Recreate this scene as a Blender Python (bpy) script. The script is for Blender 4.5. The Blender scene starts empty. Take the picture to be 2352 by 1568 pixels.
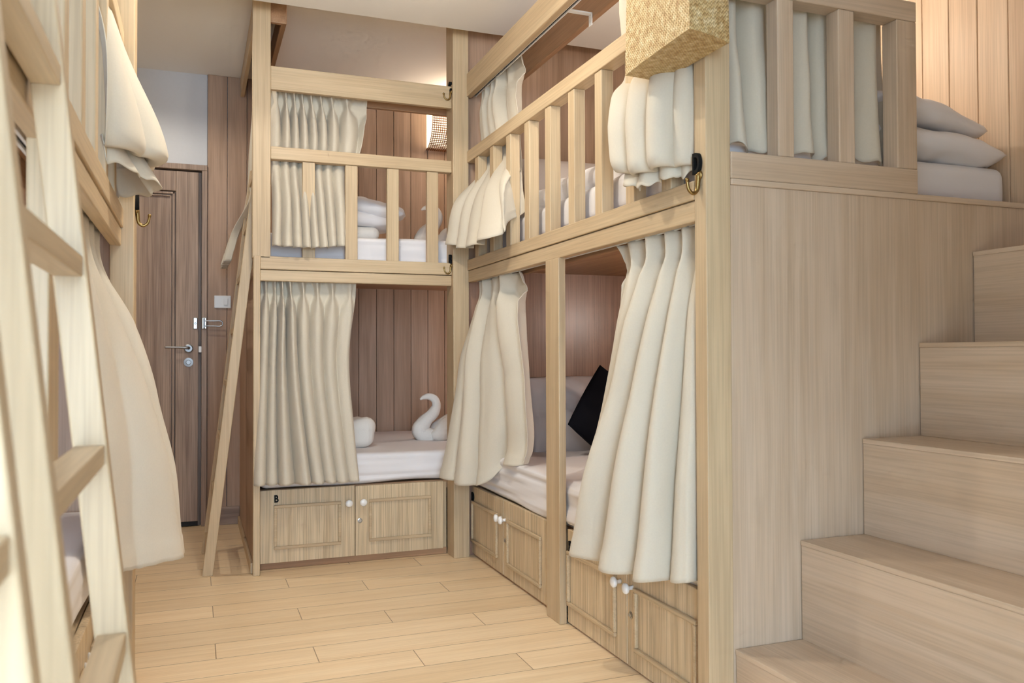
import bpy, bmesh, math, random
import numpy as np
from mathutils import Vector, Matrix, noise

random.seed(7)
SC = bpy.context.scene
COL = SC.collection
MAT = {}

# ------------------------------------------------------------------ materials
def srgb(r, g, b):
    f = lambda c: (c / 255 / 12.92) if c / 255 <= .04045 else ((c / 255 + .055) / 1.055) ** 2.4
    return (f(r), f(g), f(b), 1)

class NT:
    def __init__(s, name):
        s.m = bpy.data.materials.new(name); s.m.use_nodes = True
        s.t = s.m.node_tree; s.b = s.t.nodes['Principled BSDF']
    def n(s, typ, **kw):
        nd = s.t.nodes.new(typ)
        for k, v in kw.items():
            if k.startswith('i_'): nd.inputs[int(k[2:]) if k[2:].isdigit() else k[2:]].default_value = v
            else: setattr(nd, k, v)
        return nd
    def l(s, a, b): s.t.links.new(a, b)
    def ramp(s, fac, stops):
        r = s.n('ShaderNodeValToRGB'); e = r.color_ramp.elements
        while len(e) < len(stops): e.new(.5)
        for el, (p, c) in zip(e, stops): el.position = p; el.color = c
        s.l(fac, r.inputs[0]); return r.outputs[0]
    def mix(s, fac, a, b, mode='MIX'):
        m = s.n('ShaderNodeMix', data_type='RGBA', blend_type=mode)
        for sock, v in ((m.inputs[0], fac), (m.inputs[6], a), (m.inputs[7], b)):
            if hasattr(v, 'links'): s.l(v, sock)
            else: sock.default_value = v
        return m.outputs[2]
    def math(s, op, a, b=0.0, c=0.0):
        m = s.n('ShaderNodeMath', operation=op)
        for sock, v in zip(m.inputs, (a, b, c)):
            if hasattr(v, 'links'): s.l(v, sock)
            else: sock.default_value = v
        return m.outputs[0]

def wood(name, axis, light, dark, rough=.45, across=16, fib=.10, knots=False, bump=.08, spec=.35, tint=.0):
    """straight grained timber, grain running along the given axis (0 x, 1 y, 2 z)"""
    T = NT(name)
    tc = T.n('ShaderNodeTexCoord'); oi = T.n('ShaderNodeObjectInfo')
    off = T.n('ShaderNodeVectorMath', operation='SCALE', i_0=(1.7, 2.3, 3.1)); off.inputs[3].default_value = 1
    mul = T.math('MULTIPLY', oi.outputs['Random'], 23.0); T.l(mul, off.inputs[3])
    add = T.n('ShaderNodeVectorMath', operation='ADD'); T.l(tc.outputs['Object'], add.inputs[0]); T.l(off.outputs[0], add.inputs[1])
    def grain(al, ac, det, dist):
        mp = T.n('ShaderNodeMapping'); sc = [ac] * 3; sc[axis] = al
        mp.inputs['Scale'].default_value = sc; T.l(add.outputs[0], mp.inputs[0])
        nz = T.n('ShaderNodeTexNoise'); nz.inputs['Scale'].default_value = 1; nz.inputs['Detail'].default_value = det
        nz.inputs['Distortion'].default_value = dist; T.l(mp.outputs[0], nz.inputs[0]); return nz.outputs[0]
    g1 = grain(.9, across, 3, .8); g2 = grain(3.5, 170, 2, 0); g3 = grain(.35, across * .25, 1, 0)
    base = T.ramp(g1, [(.34, dark), (.62, light)])
    f2 = T.ramp(g2, [(.36, (1 - fib, 1 - fib, 1 - fib, 1)), (.6, (1.04, 1.04, 1.04, 1))])
    c = T.mix(1.0, base, f2, 'MULTIPLY')
    f3 = T.ramp(g3, [(.3, (.95, .94, .93, 1)), (.7, (1.03, 1.025, 1.02, 1))])
    c = T.mix(1.0, c, f3, 'MULTIPLY')
    T.l(c, T.b.inputs['Base Color']); T.b.inputs['Roughness'].default_value = rough
    T.b.inputs['Specular IOR Level'].default_value = spec
    bp = T.n('ShaderNodeBump'); bp.inputs['Strength'].default_value = bump; bp.inputs['Distance'].default_value = .002
    T.l(g2, bp.inputs['Height']); T.l(bp.outputs[0], T.b.inputs['Normal'])
    MAT[name] = T.m; return T.m

def plain(name, col, rough=.5, metal=0.0, spec=.5, noise_amt=0.0, nscale=30, bump=0.0, sheen=0.0, emit=None):
    T = NT(name); T.b.inputs['Roughness'].default_value = rough; T.b.inputs['Metallic'].default_value = metal
    T.b.inputs['Specular IOR Level'].default_value = spec; T.b.inputs['Base Color'].default_value = col
    T.b.inputs['Sheen Weight'].default_value = sheen
    if noise_amt or bump:
        tc = T.n('ShaderNodeTexCoord'); nz = T.n('ShaderNodeTexNoise'); nz.inputs['Scale'].default_value = nscale
        nz.inputs['Detail'].default_value = 4; T.l(tc.outputs['Object'], nz.inputs[0])
        if noise_amt:
            lo = tuple(c * (1 - noise_amt) for c in col[:3]) + (1,); hi = tuple(min(1, c * (1 + noise_amt)) for c in col[:3]) + (1,)
            T.l(T.ramp(nz.outputs[0], [(.3, lo), (.7, hi)]), T.b.inputs['Base Color'])
        if bump:
            bp = T.n('ShaderNodeBump'); bp.inputs['Strength'].default_value = bump; bp.inputs['Distance'].default_value = .003
            T.l(nz.outputs[0], bp.inputs['Height']); T.l(bp.outputs[0], T.b.inputs['Normal'])
    if emit:
        T.b.inputs['Emission Color'].default_value = emit[0]; T.b.inputs['Emission Strength'].default_value = emit[1]
    MAT[name] = T.m; return T.m

OAK_L, OAK_D = srgb(200, 177, 143), srgb(189, 164, 130)
for i, a in enumerate('xyz'):
    wood('oak_' + a, i, OAK_L, OAK_D)
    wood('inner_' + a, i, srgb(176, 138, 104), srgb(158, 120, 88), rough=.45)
    wood('plank_' + a, i, srgb(182, 152, 128), srgb(160, 130, 106), rough=.5, across=12)
    wood('pale_' + a, i, srgb(202, 181, 158), srgb(192, 169, 144), rough=.42, fib=.08)
    wood('door_' + a, i, srgb(176, 152, 134), srgb(146, 122, 106), rough=.5, across=20, fib=.24)
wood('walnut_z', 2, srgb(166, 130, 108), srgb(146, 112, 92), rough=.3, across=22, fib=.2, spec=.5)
wood('cab_z', 2, srgb(214, 192, 158), srgb(200, 176, 141), rough=.45, across=30, fib=.24)
wood('plank_lit_z', 2, srgb(208, 180, 150), srgb(194, 164, 134), rough=.5, across=10)  # lighter plank wood, the light on the right wall is put into its colour
plain('plaster', srgb(212, 212, 214), .9, noise_amt=.01, nscale=60, spec=.2)
plain('ceiling_paint', srgb(240, 237, 232), .9, spec=.2)
plain('curtain', srgb(204, 193, 174), .8, noise_amt=.02, nscale=220, bump=.05, spec=.15, sheen=.15)
plain('sheet', srgb(226, 222, 222), .85, bump=.12, nscale=14, spec=.15)
plain('linen', srgb(202, 192, 186), .75, bump=.1, nscale=9, spec=.2)
plain('towel', srgb(226, 220, 212), .95, bump=.35, nscale=160, spec=.1)
plain('black_cloth', (.006, .006, .009, 1), .95, spec=.1)
plain('black_plastic', (.007, .007, .007, 1), .7, spec=.15)
plain('dark_gap', (.02, .015, .01, 1), .9)
plain('brass', srgb(150, 124, 78), .3, 1.0)
plain('steel', srgb(176, 176, 174), .28, 1.0)
plain('satin_steel', srgb(150, 148, 146), .4, 1.0)
plain('porcelain', srgb(236, 233, 228), .15)
plain('white_plastic', srgb(226, 224, 220), .35)
plain('rattan', srgb(116, 70, 32), .6)
plain('lamp_liner', srgb(255, 244, 225), .8, emit=(srgb(255, 232, 196), 1.7))
plain('rubber', (.02, .02, .02, 1), .8)

def floor_mat():
    T = NT('floor_laminate'); tc = T.n('ShaderNodeTexCoord'); sp = T.n('ShaderNodeSeparateXYZ'); T.l(tc.outputs['Object'], sp.inputs[0])
    X, Y = sp.outputs[0], sp.outputs[1]; H, L = .1555, .94
    row = T.math('DIVIDE', T.math('SUBTRACT', 3.859, Y), H)
    ri = T.math('FLOOR', row); rf = T.math('FRACT', row)
    cx = T.math('DIVIDE', T.math('SUBTRACT', T.math('SUBTRACT', X, .067), T.math('MULTIPLY', T.math('ADD', ri, 1.0), .3133)), L)
    ci = T.math('FLOOR', cx); cf = T.math('FRACT', cx)
    e1 = T.math('MINIMUM', rf, T.math('SUBTRACT', 1.0, rf)); e1 = T.math('MULTIPLY', e1, H)
    e2 = T.math('MINIMUM', cf, T.math('SUBTRACT', 1.0, cf)); e2 = T.math('MULTIPLY', e2, L)
    edge = T.math('MINIMUM', e1, e2)
    seam = T.math('LESS_THAN', edge, .0015)
    cmb = T.n('ShaderNodeCombineXYZ'); T.l(ri, cmb.inputs[0]); T.l(ci, cmb.inputs[1])
    wn = T.n('ShaderNodeTexWhiteNoise'); T.l(cmb.outputs[0], wn.inputs[0])
    ad = T.n('ShaderNodeVectorMath', operation='MULTIPLY_ADD', i_1=(9, 9, 9)); T.l(wn.outputs[1], ad.inputs[0]); T.l(tc.outputs['Object'], ad.inputs[2])
    def g(sx, sy, det):
        mp = T.n('ShaderNodeMapping'); mp.inputs['Scale'].default_value = (sx, sy, 1); T.l(ad.outputs[0], mp.inputs[0])
        nz = T.n('ShaderNodeTexNoise'); nz.inputs['Scale'].default_value = 1; nz.inputs['Detail'].default_value = det; nz.inputs['Distortion'].default_value = .5
        T.l(mp.outputs[0], nz.inputs[0]); return nz.outputs[0]
    g1, g2 = g(1.1, 22, 5), g(5, 190, 2)
    c = T.ramp(g1, [(.3, srgb(234, 206, 166)), (.66, srgb(243, 219, 183))])
    c = T.mix(1.0, c, T.ramp(g2, [(.35, (.93, .92, .9, 1)), (.6, (1.02, 1.02, 1.02, 1))]), 'MULTIPLY')
    v = T.ramp(wn.outputs[0], [(0, (.92, .90, .87, 1)), (1, (1.05, 1.04, 1.03, 1))])
    c = T.mix(1.0, c, v, 'MULTIPLY')
    c = T.mix(T.math('MULTIPLY', seam, .75), c, srgb(110, 84, 60))
    T.l(c, T.b.inputs['Base Color']); T.b.inputs['Roughness'].default_value = .38; T.b.inputs['Specular IOR Level'].default_value = .35
    MAT['floor'] = T.m
floor_mat()

def weave_mat():
    """flat leaf strips woven on the diagonal"""
    T = NT('woven_leaf'); tc = T.n('ShaderNodeTexCoord')
    u = T.n('ShaderNodeUVMap'); sp = T.n('ShaderNodeSeparateXYZ'); T.l(u.outputs[0], sp.inputs[0])
    a = T.math('MULTIPLY', T.math('ADD', sp.outputs[0], sp.outputs[1]), 105.0)
    b = T.math('MULTIPLY', T.math('SUBTRACT', sp.outputs[0], sp.outputs[1]), 105.0)
    fa, fb = T.math('FRACT', a), T.math('FRACT', b)
    chk = T.math('MODULO', T.math('ADD', T.math('FLOOR', T.math('MULTIPLY', a, .5)), T.math('FLOOR', b)), 2.0)
    def bulge(f): return T.math('SINE', T.math('MULTIPLY', f, math.pi))
    h = T.n('ShaderNodeMix', data_type='FLOAT'); T.l(T.math('ABSOLUTE', chk), h.inputs[0]); T.l(bulge(fa), h.inputs[2]); T.l(bulge(fb), h.inputs[3])
    nz = T.n('ShaderNodeTexNoise'); nz.inputs['Scale'].default_value = 55; nz.inputs['Detail'].default_value = 3; T.l(tc.outputs['Object'], nz.inputs[0])
    c = T.ramp(nz.outputs[0], [(.3, srgb(176, 138, 84)), (.5, srgb(206, 176, 122)), (.7, srgb(228, 206, 160))])
    c = T.mix(1.0, c, T.ramp(h.outputs[0], [(0, (.45, .38, .28, 1)), (.45, (1, 1, 1, 1))]), 'MULTIPLY')
    T.l(c, T.b.inputs['Base Color']); T.b.inputs['Roughness'].default_value = .55
    bp = T.n('ShaderNodeBump'); bp.inputs['Strength'].default_value = .6; bp.inputs['Distance'].default_value = .003
    T.l(h.outputs[0], bp.inputs['Height']); T.l(bp.outputs[0], T.b.inputs['Normal'])
    MAT['weave'] = T.m
weave_mat()

# ------------------------------------------------------------------ builders
def tag(o, label=None, cat=None, group=None, kind=None):
    if label: o['label'] = label
    if cat: o['category'] = cat
    if group: o['group'] = group
    if kind: o['kind'] = kind
    return o

def thing(name, label, cat, loc, group=None):
    o = bpy.data.objects.new(name, None); o.empty_display_size = .05
    COL.objects.link(o); o.location = loc
    return tag(o, label, cat, group)

def wloc(o):
    v = Vector((0, 0, 0))
    while o is not None: v += o.location; o = o.parent
    return v

def link(name, bm, mat, parent=None, origin=None, smooth=False):
    """bm holds world coordinates"""
    me = bpy.data.meshes.new(name); o = bpy.data.objects.new(name, me); COL.objects.link(o)
    base = Vector((0, 0, 0))
    if parent is not None: o.parent = parent; base = wloc(parent)
    elif origin is not None: o.location = origin; base = Vector(origin)
    if base.length: bmesh.ops.translate(bm, vec=-base, verts=bm.verts)
    bmesh.ops.recalc_face_normals(bm, faces=bm.faces)
    bm.to_mesh(me); bm.free()
    me.materials.append(MAT[mat])
    if smooth:
        for p in me.polygons: p.use_smooth = True
    return o

def add_box(bm, x0, x1, y0, y1, z0, z1, bev=.002):
    vs = [bm.verts.new((x, y, z)) for x in (x0, x1) for y in (y0, y1) for z in (z0, z1)]
    idx = [(0, 1, 3, 2), (4, 6, 7, 5), (0, 4, 5, 1), (2, 3, 7, 6), (0, 2, 6, 4), (1, 5, 7, 3)]
    fs = [bm.faces.new([vs[i] for i in f]) for f in idx]
    if bev:
        es = list({e for f in fs for e in f.edges})
        bmesh.ops.bevel(bm, geom=es, offset=bev, segments=2, affect='EDGES', profile=.5, clamp_overlap=True)

def box(name, b, mat, parent=None, bev=.002, origin=None):
    bm = bmesh.new(); add_box(bm, *b, bev=bev)
    return link(name, bm, mat, parent, origin)

def hexa(name, pts, mat, parent=None, bev=.002):
    """8 points: bottom loop (4) then top loop (4)"""
    bm = bmesh.new(); add_hexa(bm, pts, bev); return link(name, bm, mat, parent)
def add_hexa(bm, pts, bev=.002):
    vs = [bm.verts.new(p) for p in pts]
    fs = [bm.faces.new([vs[i] for i in f]) for f in ((0, 1, 2, 3), (7, 6, 5, 4), (0, 4, 5, 1), (1, 5, 6, 2), (2, 6, 7, 3), (3, 7, 4, 0))]
    if bev: bmesh.ops.bevel(bm, geom=list({e for f in fs for e in f.edges}), offset=bev, segments=2, affect='EDGES', profile=.5, clamp_overlap=True)

def crom(P, n):
    """Catmull-Rom resample of the control points to n points"""
    P = np.array(P, float)
    if len(P) == 1: return np.repeat(P, n, 0)
    if len(P) == 2: return np.array([P[0] + (P[1] - P[0]) * t for t in np.linspace(0, 1, n)])
    Q = np.vstack([2 * P[0] - P[1], P, 2 * P[-1] - P[-2]]); out = []
    for t in np.linspace(0, len(P) - 1, n):
        i = min(int(t), len(P) - 2); f = t - i; a, b, c, d = Q[i:i + 4]
        out.append(.5 * (2 * b + (c - a) * f + (2 * a - 5 * b + 4 * c - d) * f * f + (3 * b - a - 3 * c + d) * f ** 3))
    return np.array(out)

def add_tube(bm, path, radii, n=10, res=None, cap=True, flat=(1, 1), wob=0, seed=0):
    P = crom(path, res or len(path) * 5); R = crom([[r] for r in radii], len(P))[:, 0]
    rings = []; up = Vector((0, 0, 1))
    for i, p in enumerate(P):
        d = Vector(P[min(i + 1, len(P) - 1)] - P[max(i - 1, 0)]).normalized()
        if abs(d.dot(up)) > .97: up = Vector((0, 1, 0)) if abs(d.y) < .9 else Vector((1, 0, 0))
        a = d.cross(up).normalized(); b = a.cross(d).normalized(); up = b
        ring = []
        for k in range(n):
            th = 2 * math.pi * k / n; r = max(R[i], 1e-4)
            if wob: r *= 1 + wob * noise.noise(Vector((p[0] * 18 + math.cos(th) * 2 + seed, p[1] * 18 + math.sin(th) * 2, p[2] * 18)))
            ring.append(bm.verts.new(Vector(p) + a * math.cos(th) * r * flat[0] + b * math.sin(th) * r * flat[1]))
        rings.append(ring)
    for r0, r1 in zip(rings, rings[1:]):
        for k in range(n): bm.faces.new((r0[k], r0[(k + 1) % n], r1[(k + 1) % n], r1[k]))
    if cap: bm.faces.new(rings[0]); bm.faces.new(rings[-1][::-1])

def add_lathe(bm, prof, pos, axis, n=24):
    """prof: (radius, height along the axis)"""
    ax = Vector(axis).normalized(); a = ax.orthogonal().normalized(); b = ax.cross(a); rings = []
    for r, h in prof:
        rings.append([bm.verts.new(Vector(pos) + ax * h + (a * math.cos(2 * math.pi * k / n) + b * math.sin(2 * math.pi * k / n)) * max(r, 1e-5)) for k in range(n)])
    for r0, r1 in zip(rings, rings[1:]):
        for k in range(n): bm.faces.new((r0[k], r0[(k + 1) % n], r1[(k + 1) % n], r1[k]))
    bm.faces.new(rings[0]); bm.faces.new(rings[-1][::-1])

def soft_box(name, b, r, mat, parent=None, step=.035, amp=.004, fr=(6, 6, 30), seed=0, lump=0, origin=None, sag=None):
    x0, x1, y0, y1, z0, z1 = b; bm = bmesh.new()
    c = np.array([(x0 + x1) / 2, (y0 + y1) / 2, (z0 + z1) / 2]); h = np.array([x1 - x0, y1 - y0, z1 - z0]) / 2
    def ax(n):  # finer towards the edges
        k = max(int(2 * h[n] / (step if n < 2 else step * .3)), 6); t = np.linspace(-1, 1, k + 1)
        e = min(r * 1.6 / h[n], .9); ext = np.array([1 - e * q for q in (.25, .5, .75)])
        return np.unique(np.concatenate([t, ext, -ext]).round(5))
    for n in range(3):
        u, v = [i for i in range(3) if i != n]
        for s in (-1, 1):
            U, V = ax(u), ax(v); g = []
            for a in U:
                row = []
                for q in V:
                    p = np.zeros(3); p[n] = s * h[n]; p[u] = a * h[u]; p[v] = q * h[v]
                    inn = np.clip(p, -(h - r), h - r); d = p - inn; L = np.linalg.norm(d)
                    p2 = inn + d / L * r if L > 1e-9 else p
                    nn = d / L if L > 1e-9 else d
                    w = p2 + c
                    k = amp * noise.noise(Vector((w[0] * fr[0] + seed, w[1] * fr[1], w[2] * fr[2]))) + (lump * noise.noise(Vector((w[0] * 5 + seed * 2, w[1] * 5, w[2] * 4))) if lump else 0)
                    w = w + nn * k
                    if sag: w = sag(w)
                    row.append(bm.verts.new(w))
                g.append(row)
            for i in range(len(U) - 1):
                for j in range(len(V) - 1): bm.faces.new((g[i][j], g[i + 1][j], g[i + 1][j + 1], g[i][j + 1]))
    bmesh.ops.remove_doubles(bm, verts=bm.verts, dist=.0006)
    return link(name, bm, mat, parent, origin, smooth=True)

def pillow(name, label, cat, loc, rot, w, h, t, mat, seed=0, group=None, wr=.012, n=44, bend=0, rnd=.03):
    M = Matrix.Translation(loc) @ rot.to_4x4() if not isinstance(rot, Matrix) else Matrix.Translation(loc) @ rot
    bm = bmesh.new(); sides = []
    for s in (1, -1):
        g = []
        for i in range(n + 1):
            row = []
            for j in range(n + 1):
                u, v = -1 + 2 * i / n, -1 + 2 * j / n
                e = .48 if rnd > .05 else .62; th = ((1 - abs(u) ** 3) ** e) * ((1 - abs(v) ** 3) ** e)
                q = 1 - rnd * u * u * v * v; x = w / 2 * u * q; y = h / 2 * v * q
                k = noise.noise(Vector((u * 2.2 + seed, v * 2.2, s * .6))) + .5 * noise.noise(Vector((u * 6 + seed, v * 3, s)))
                z = s * t / 2 * th + wr * k * min(1, th * 2) + bend * u * u
                row.append(bm.verts.new(M @ Vector((x, y, z))))
            g.append(row)
        for i in range(n):
            for j in range(n):
                f = (g[i][j], g[i + 1][j], g[i + 1][j + 1], g[i][j + 1]); bm.faces.new(f if s > 0 else f[::-1])
    bmesh.ops.remove_doubles(bm, verts=bm.verts, dist=.0005)
    o = link(name, bm, mat, None, loc, smooth=True)
    return tag(o, label, cat, group)

def arc(P):
    d = np.concatenate([[0], np.cumsum(np.linalg.norm(np.diff(P, axis=0), axis=1))]); q = np.linspace(0, d[-1], len(P))
    return np.stack([np.interp(q, d, P[:, k]) for k in range(3)], 1)

def curtain(label, rows, pleats, out, amps, group=None, pl2=None, nx=260, nz=80, seed=0, hem=.06, lat=-.6, wav=.005, pa=None, drift=.012):
    """rows: (t, control points); amps: (t, fold depth, sharpness); pleats: fold positions 0..1 along the heading"""
    T = np.array([r[0] for r in rows]); G = np.array([arc(crom(r[1], nx)) for r in rows])  # rows x nx x 3
    m = len(T); D = np.zeros_like(G)
    for i in range(m):
        a, b = max(i - 1, 0), min(i + 1, m - 1); D[i] = (G[b] - G[a]) / max(T[b] - T[a], 1e-6)
    def surf(t):
        i = min(max(np.searchsorted(T, t) - 1, 0), m - 2); hgt = T[i + 1] - T[i]; f = (t - T[i]) / hgt
        return ((2 * f ** 3 - 3 * f * f + 1) * G[i] + (f ** 3 - 2 * f * f + f) * hgt * D[i] + (3 * f * f - 2 * f ** 3) * G[i + 1] + (f ** 3 - f * f) * hgt * D[i + 1])
    rnd = random.Random(seed + 11); p0 = np.array([-.06] + list(pleats) + [1.06]); p1 = np.array([-.06] + list(pl2 or pleats) + [1.06])
    am = np.array([1.] + list(pa) + [1.]) if pa else np.array([rnd.uniform(.75, 1.15) for _ in p0]); s = np.linspace(0, 1, nx); outv = np.array(out, float)
    bm = bmesh.new(); g = []
    for t in np.linspace(0, 1, nz + 1):
        P = surf(t); tan = np.gradient(P, axis=0); tan[:, 2] = 0
        L = np.linalg.norm(tan, axis=1, keepdims=True); tan = tan / np.maximum(L, 1e-7)
        nrm = np.stack([tan[:, 1], -tan[:, 0], np.zeros(nx)], 1); nrm *= np.sign(nrm @ outv)[:, None] + (nrm @ outv == 0)[:, None]
        pp = p0 * (1 - t) + p1 * t
        ss = s + drift * np.array([noise.noise(Vector((x * 5 + seed, t * .8, 0))) for x in s]) * min(1, t * 3)
        ph = np.interp(ss, pp, np.arange(len(pp)))
        A = np.interp(t, [a[0] for a in amps], [a[1] for a in amps]); K = np.interp(t, [a[0] for a in amps], [a[2] for a in amps])
        base = .5 + .5 * np.cos(2 * np.pi * ph); wv = base ** K - .35
        av = A * np.interp(ph, np.arange(len(am)), am)
        spc = L[:, 0] / np.maximum(np.gradient(ph), 1e-4)
        Q = P + nrm * (av * wv)[:, None] - tan * (lat * min(1, max(0, (t - .1) / .1)) * np.clip(spc, 0, .2) / (2 * np.pi) * np.sin(2 * np.pi * ph))[:, None]
        lo = np.array([noise.noise(Vector((x * 3 + seed, t * 4, 5.5))) for x in s]) * .012 * min(1, t * 2)
        Q = Q + nrm * lo[:, None]
        if hem and t > 1 - hem: Q = Q + nrm * .0022
        if t > .9: Q[:, 2] += wav * np.array([noise.noise(Vector((x * 14 + seed, 3, 1))) for x in s]) * (t - .9) * 10
        g.append([bm.verts.new(q) for q in Q])
    for i in range(nz):
        for j in range(nx - 1): bm.faces.new((g[i][j], g[i][j + 1], g[i + 1][j + 1], g[i + 1][j]))
    org = tuple(np.mean([v.co for v in g[-1]], axis=0))
    o = link('curtain', bm, 'curtain', None, org, smooth=True)
    md = o.modifiers.new('cloth', 'SOLIDIFY'); md.thickness = .0025; md.offset = 0
    return tag(o, label, 'curtain', group)

FR = {'-x': (Vector((0, -1, 0)), Vector((-1, 0, 0))), '-y': (Vector((1, 0, 0)), Vector((0, -1, 0))), '+x': (Vector((0, 1, 0)), Vector((1, 0, 0)))}
def letter(ch, label, pos, face, h, depth, squeeze=1.0):
    """a raised black letter fixed on a face; pos is its centre on the surface"""
    cu = bpy.data.curves.new('letter', 'FONT'); cu.body = ch; cu.size = 1; cu.extrude = .5; cu.offset = .03; cu.bevel_depth = 0
    to = bpy.data.objects.new('letter', cu); COL.objects.link(to)
    me = bpy.data.meshes.new_from_object(to.evaluated_get(bpy.context.evaluated_depsgraph_get()))
    bpy.data.objects.remove(to); bpy.data.curves.remove(cu)
    co = np.array([v.co for v in me.vertices]); mn, mx = co.min(0), co.max(0); sc = h / (mx[1] - mn[1]); c = (mn + mx) / 2
    r, n = FR[face]; up = Vector((0, 0, 1))
    for v, q in zip(me.vertices, co):
        v.co = r * ((q[0] - c[0]) * sc * squeeze) + up * ((q[1] - c[1]) * sc) + n * ((q[2] - mn[2]) / (mx[2] - mn[2]) * depth)
    me.name = 'bed_letter'; o = bpy.data.objects.new('bed_letter', me); COL.objects.link(o); o.location = pos
    me.materials.append(MAT['black_plastic'])
    return tag(o, label, 'letter')

def hook(label, pos, face, s=1.0):
    r, n = FR[face]; up = Vector((0, 0, 1)); p = Vector(pos)
    t = thing('coat_hook', label, 'hook', pos)
    bm = bmesh.new(); add_lathe(bm, [(.0085 * s, 0), (.011 * s, .002), (.0105 * s, .005), (.006 * s, .009), (.001, .0105)], p + up * .018 * s, n, 18)
    link('back_plate', bm, 'brass', t, smooth=True)
    bm = bmesh.new()
    pts = [p + up * .02 * s + n * .006, p + up * .004 * s + n * .007, p - up * .014 * s + n * .010, p - up * .022 * s + n * .022, p - up * .014 * s + n * .036, p + up * .004 * s + n * .041]
    add_tube(bm, pts, [.0055 * s, .0055 * s, .0048 * s, .0042 * s, .0038 * s, .0036 * s], 10, 30)
    add_lathe(bm, [(.001, -.006), (.0045, -.004), (.0055, 0), (.0045, .004), (.001, .006)], p + up * .006 * s + n * .041, up, 12)
    link('prong', bm, 'brass', t, smooth=True)
    return t

# ------------------------------------------------------------------ the room
XW, YB = 2.52, 5.25           # right wall, door wall
def struct(o): o['kind'] = 'structure'; return o
bm = bmesh.new(); add_box(bm, -1.6, 2.7, -2.3, 5.4, -.06, 0, 0); struct(link('floor', bm, 'floor'))
bm = bmesh.new()
add_box(bm, -1.6, 2.7, -2.3, 3.79, 2.56, 2.80, 0); add_box(bm, -1.6, 2.7, 3.79, 5.4, 2.672, 2.80, 0)
struct(link('ceiling', bm, 'ceiling_paint'))
bm = bmesh.new(); add_box(bm, -1.6, -.86, YB, 5.4, 0, 2.68, 0); add_box(bm, -.86, .063, YB, 5.4, 2.12, 2.68, 0); add_box(bm, .06, 2.7, YB + .03, 5.4, 0, 2.68, 0); add_box(bm, -.9, .08, 5.32, 5.4, 0, 2.2, 0)
struct(link('wall_back', bm, 'plaster'))
bm = bmesh.new(); add_box(bm, -1.7, -1.5, -2.3, 5.4, 0, 2.68, 0); struct(link('wall_left', bm, 'plaster'))
bm = bmesh.new()
for x0, x1, z0, z1 in ((-1.6, -1.2, 0, 2.6), (.6, 2.7, 0, 2.6), (-1.2, .6, 0, .25), (-1.2, .6, 2.35, 2.6)): add_box(bm, x0, x1, -2.4, -2.2, z0, z1, 0)
struct(link('wall_front', bm, 'plaster'))
w1 = thing('window_1', None, None, (-.3, -2.3, .25)); struct(w1)
bm = bmesh.new()
for b in ((-1.2, .6, .25, .31), (-1.2, .6, 2.29, 2.35), (-1.2, -1.14, .25, 2.35), (.54, .6, .25, 2.35), (-.33, -.27, .25, 2.35)): add_box(bm, b[0], b[1], -2.33, -2.26, b[2], b[3], .003)
link('window_frame', bm, 'white_plastic', w1)

bm = bmesh.new(); add_box(bm, .52, 2.52, -2.2, -.12, .75, 2.56, 0); struct(link('daylight_blocker', bm, 'plaster'))  # unseen block added behind the camera to keep window daylight off the end panel

def planks_y(name, x0, x1, y, z0, z1, start, w, mat, parent=None):
    bm = bmesh.new(); x = start
    while x > x0: x -= w
    while x < x1:
        a, b = max(x, x0) + .0012, min(x + w, x1) - .0012
        if b - a > .01: add_box(bm, a, b, y, y + .02, z0, z1, .003)
        x += w
    return link(name, bm, mat, parent)
struct(planks_y('trim_1', .064, XW, 5.232, 0, 2.672, .064, .1122, 'plank_z'))
bm = bmesh.new(); y = -2.2
while y < 5.24:
    add_box(bm, XW, XW + .02, y + .0012, min(y + .116, 5.24) - .0012, 0, 2.66, .003); y += .116
struct(link('wall_right', bm, 'plank_lit_z'))
struct(box('baseboard_back', (.07, .247, 5.215, 5.232, 0, .105), 'door_x'))

# door with its frame, handle, lock and latch plate
d1 = thing('door_1', None, None, (-.39, YB, 0)); struct(d1)
bm = bmesh.new()
add_box(bm, .034, .064, 5.215, 5.305, 0, 2.092, .003); add_box(bm, -.86, .064, 5.215, 5.305, 2.0925, 2.125, .003); add_box(bm, -.86, -.83, 5.215, 5.305, 0, 2.092, .003)
link('door_frame', bm, 'door_z', d1)
bm = bmesh.new(); y0, y1 = 5.232, 5.272
add_box(bm, -.108, .016, y0, y1, .03, 2.083, .003); add_box(bm, -.82, -.70, y0, y1, .03, 2.083, .003)
add_box(bm, -.70, -.108, y0, y1, .03, .094, .003); add_box(bm, -.70, -.108, y0, y1, 1.966, 2.083, .003)
lf = link('door_leaf', bm, 'door_z', d1)
box('door_stop', (-.829, .033, 5.276, 5.30, 0, 2.091), 'door_z', d1, 0)
bm = bmesh.new()
for a, z0, z1, q in ((.006, .100, 1.960, .012), (.024, .118, 1.942, .008)):
    x0, x1 = -.70 + a, -.108 - a; yy = 5.236 + a * .3
    add_box(bm, x1 - q, x1, yy, 5.27, z0, z1, .002); add_box(bm, x0, x0 + q, yy, 5.27, z0, z1, .002)
    add_box(bm, x0, x1, yy, 5.27, z0, z0 + q, .002); add_box(bm, x0, x1, yy, 5.27, z1 - q, z1, .002)
link('door_molding', bm, 'door_z', d1)
box('door_panel', (-.70, -.108, 5.258, 5.268, .094, 1.966), 'door_z', d1)
bm = bmesh.new(); add_lathe(bm, [(.026, 0), (.026, .006), (.02, .009)], (-.037, 5.232, 1.043), (0, -1, 0)); h = link('handle_rose', bm, 'satin_steel', d1, smooth=False)
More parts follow.
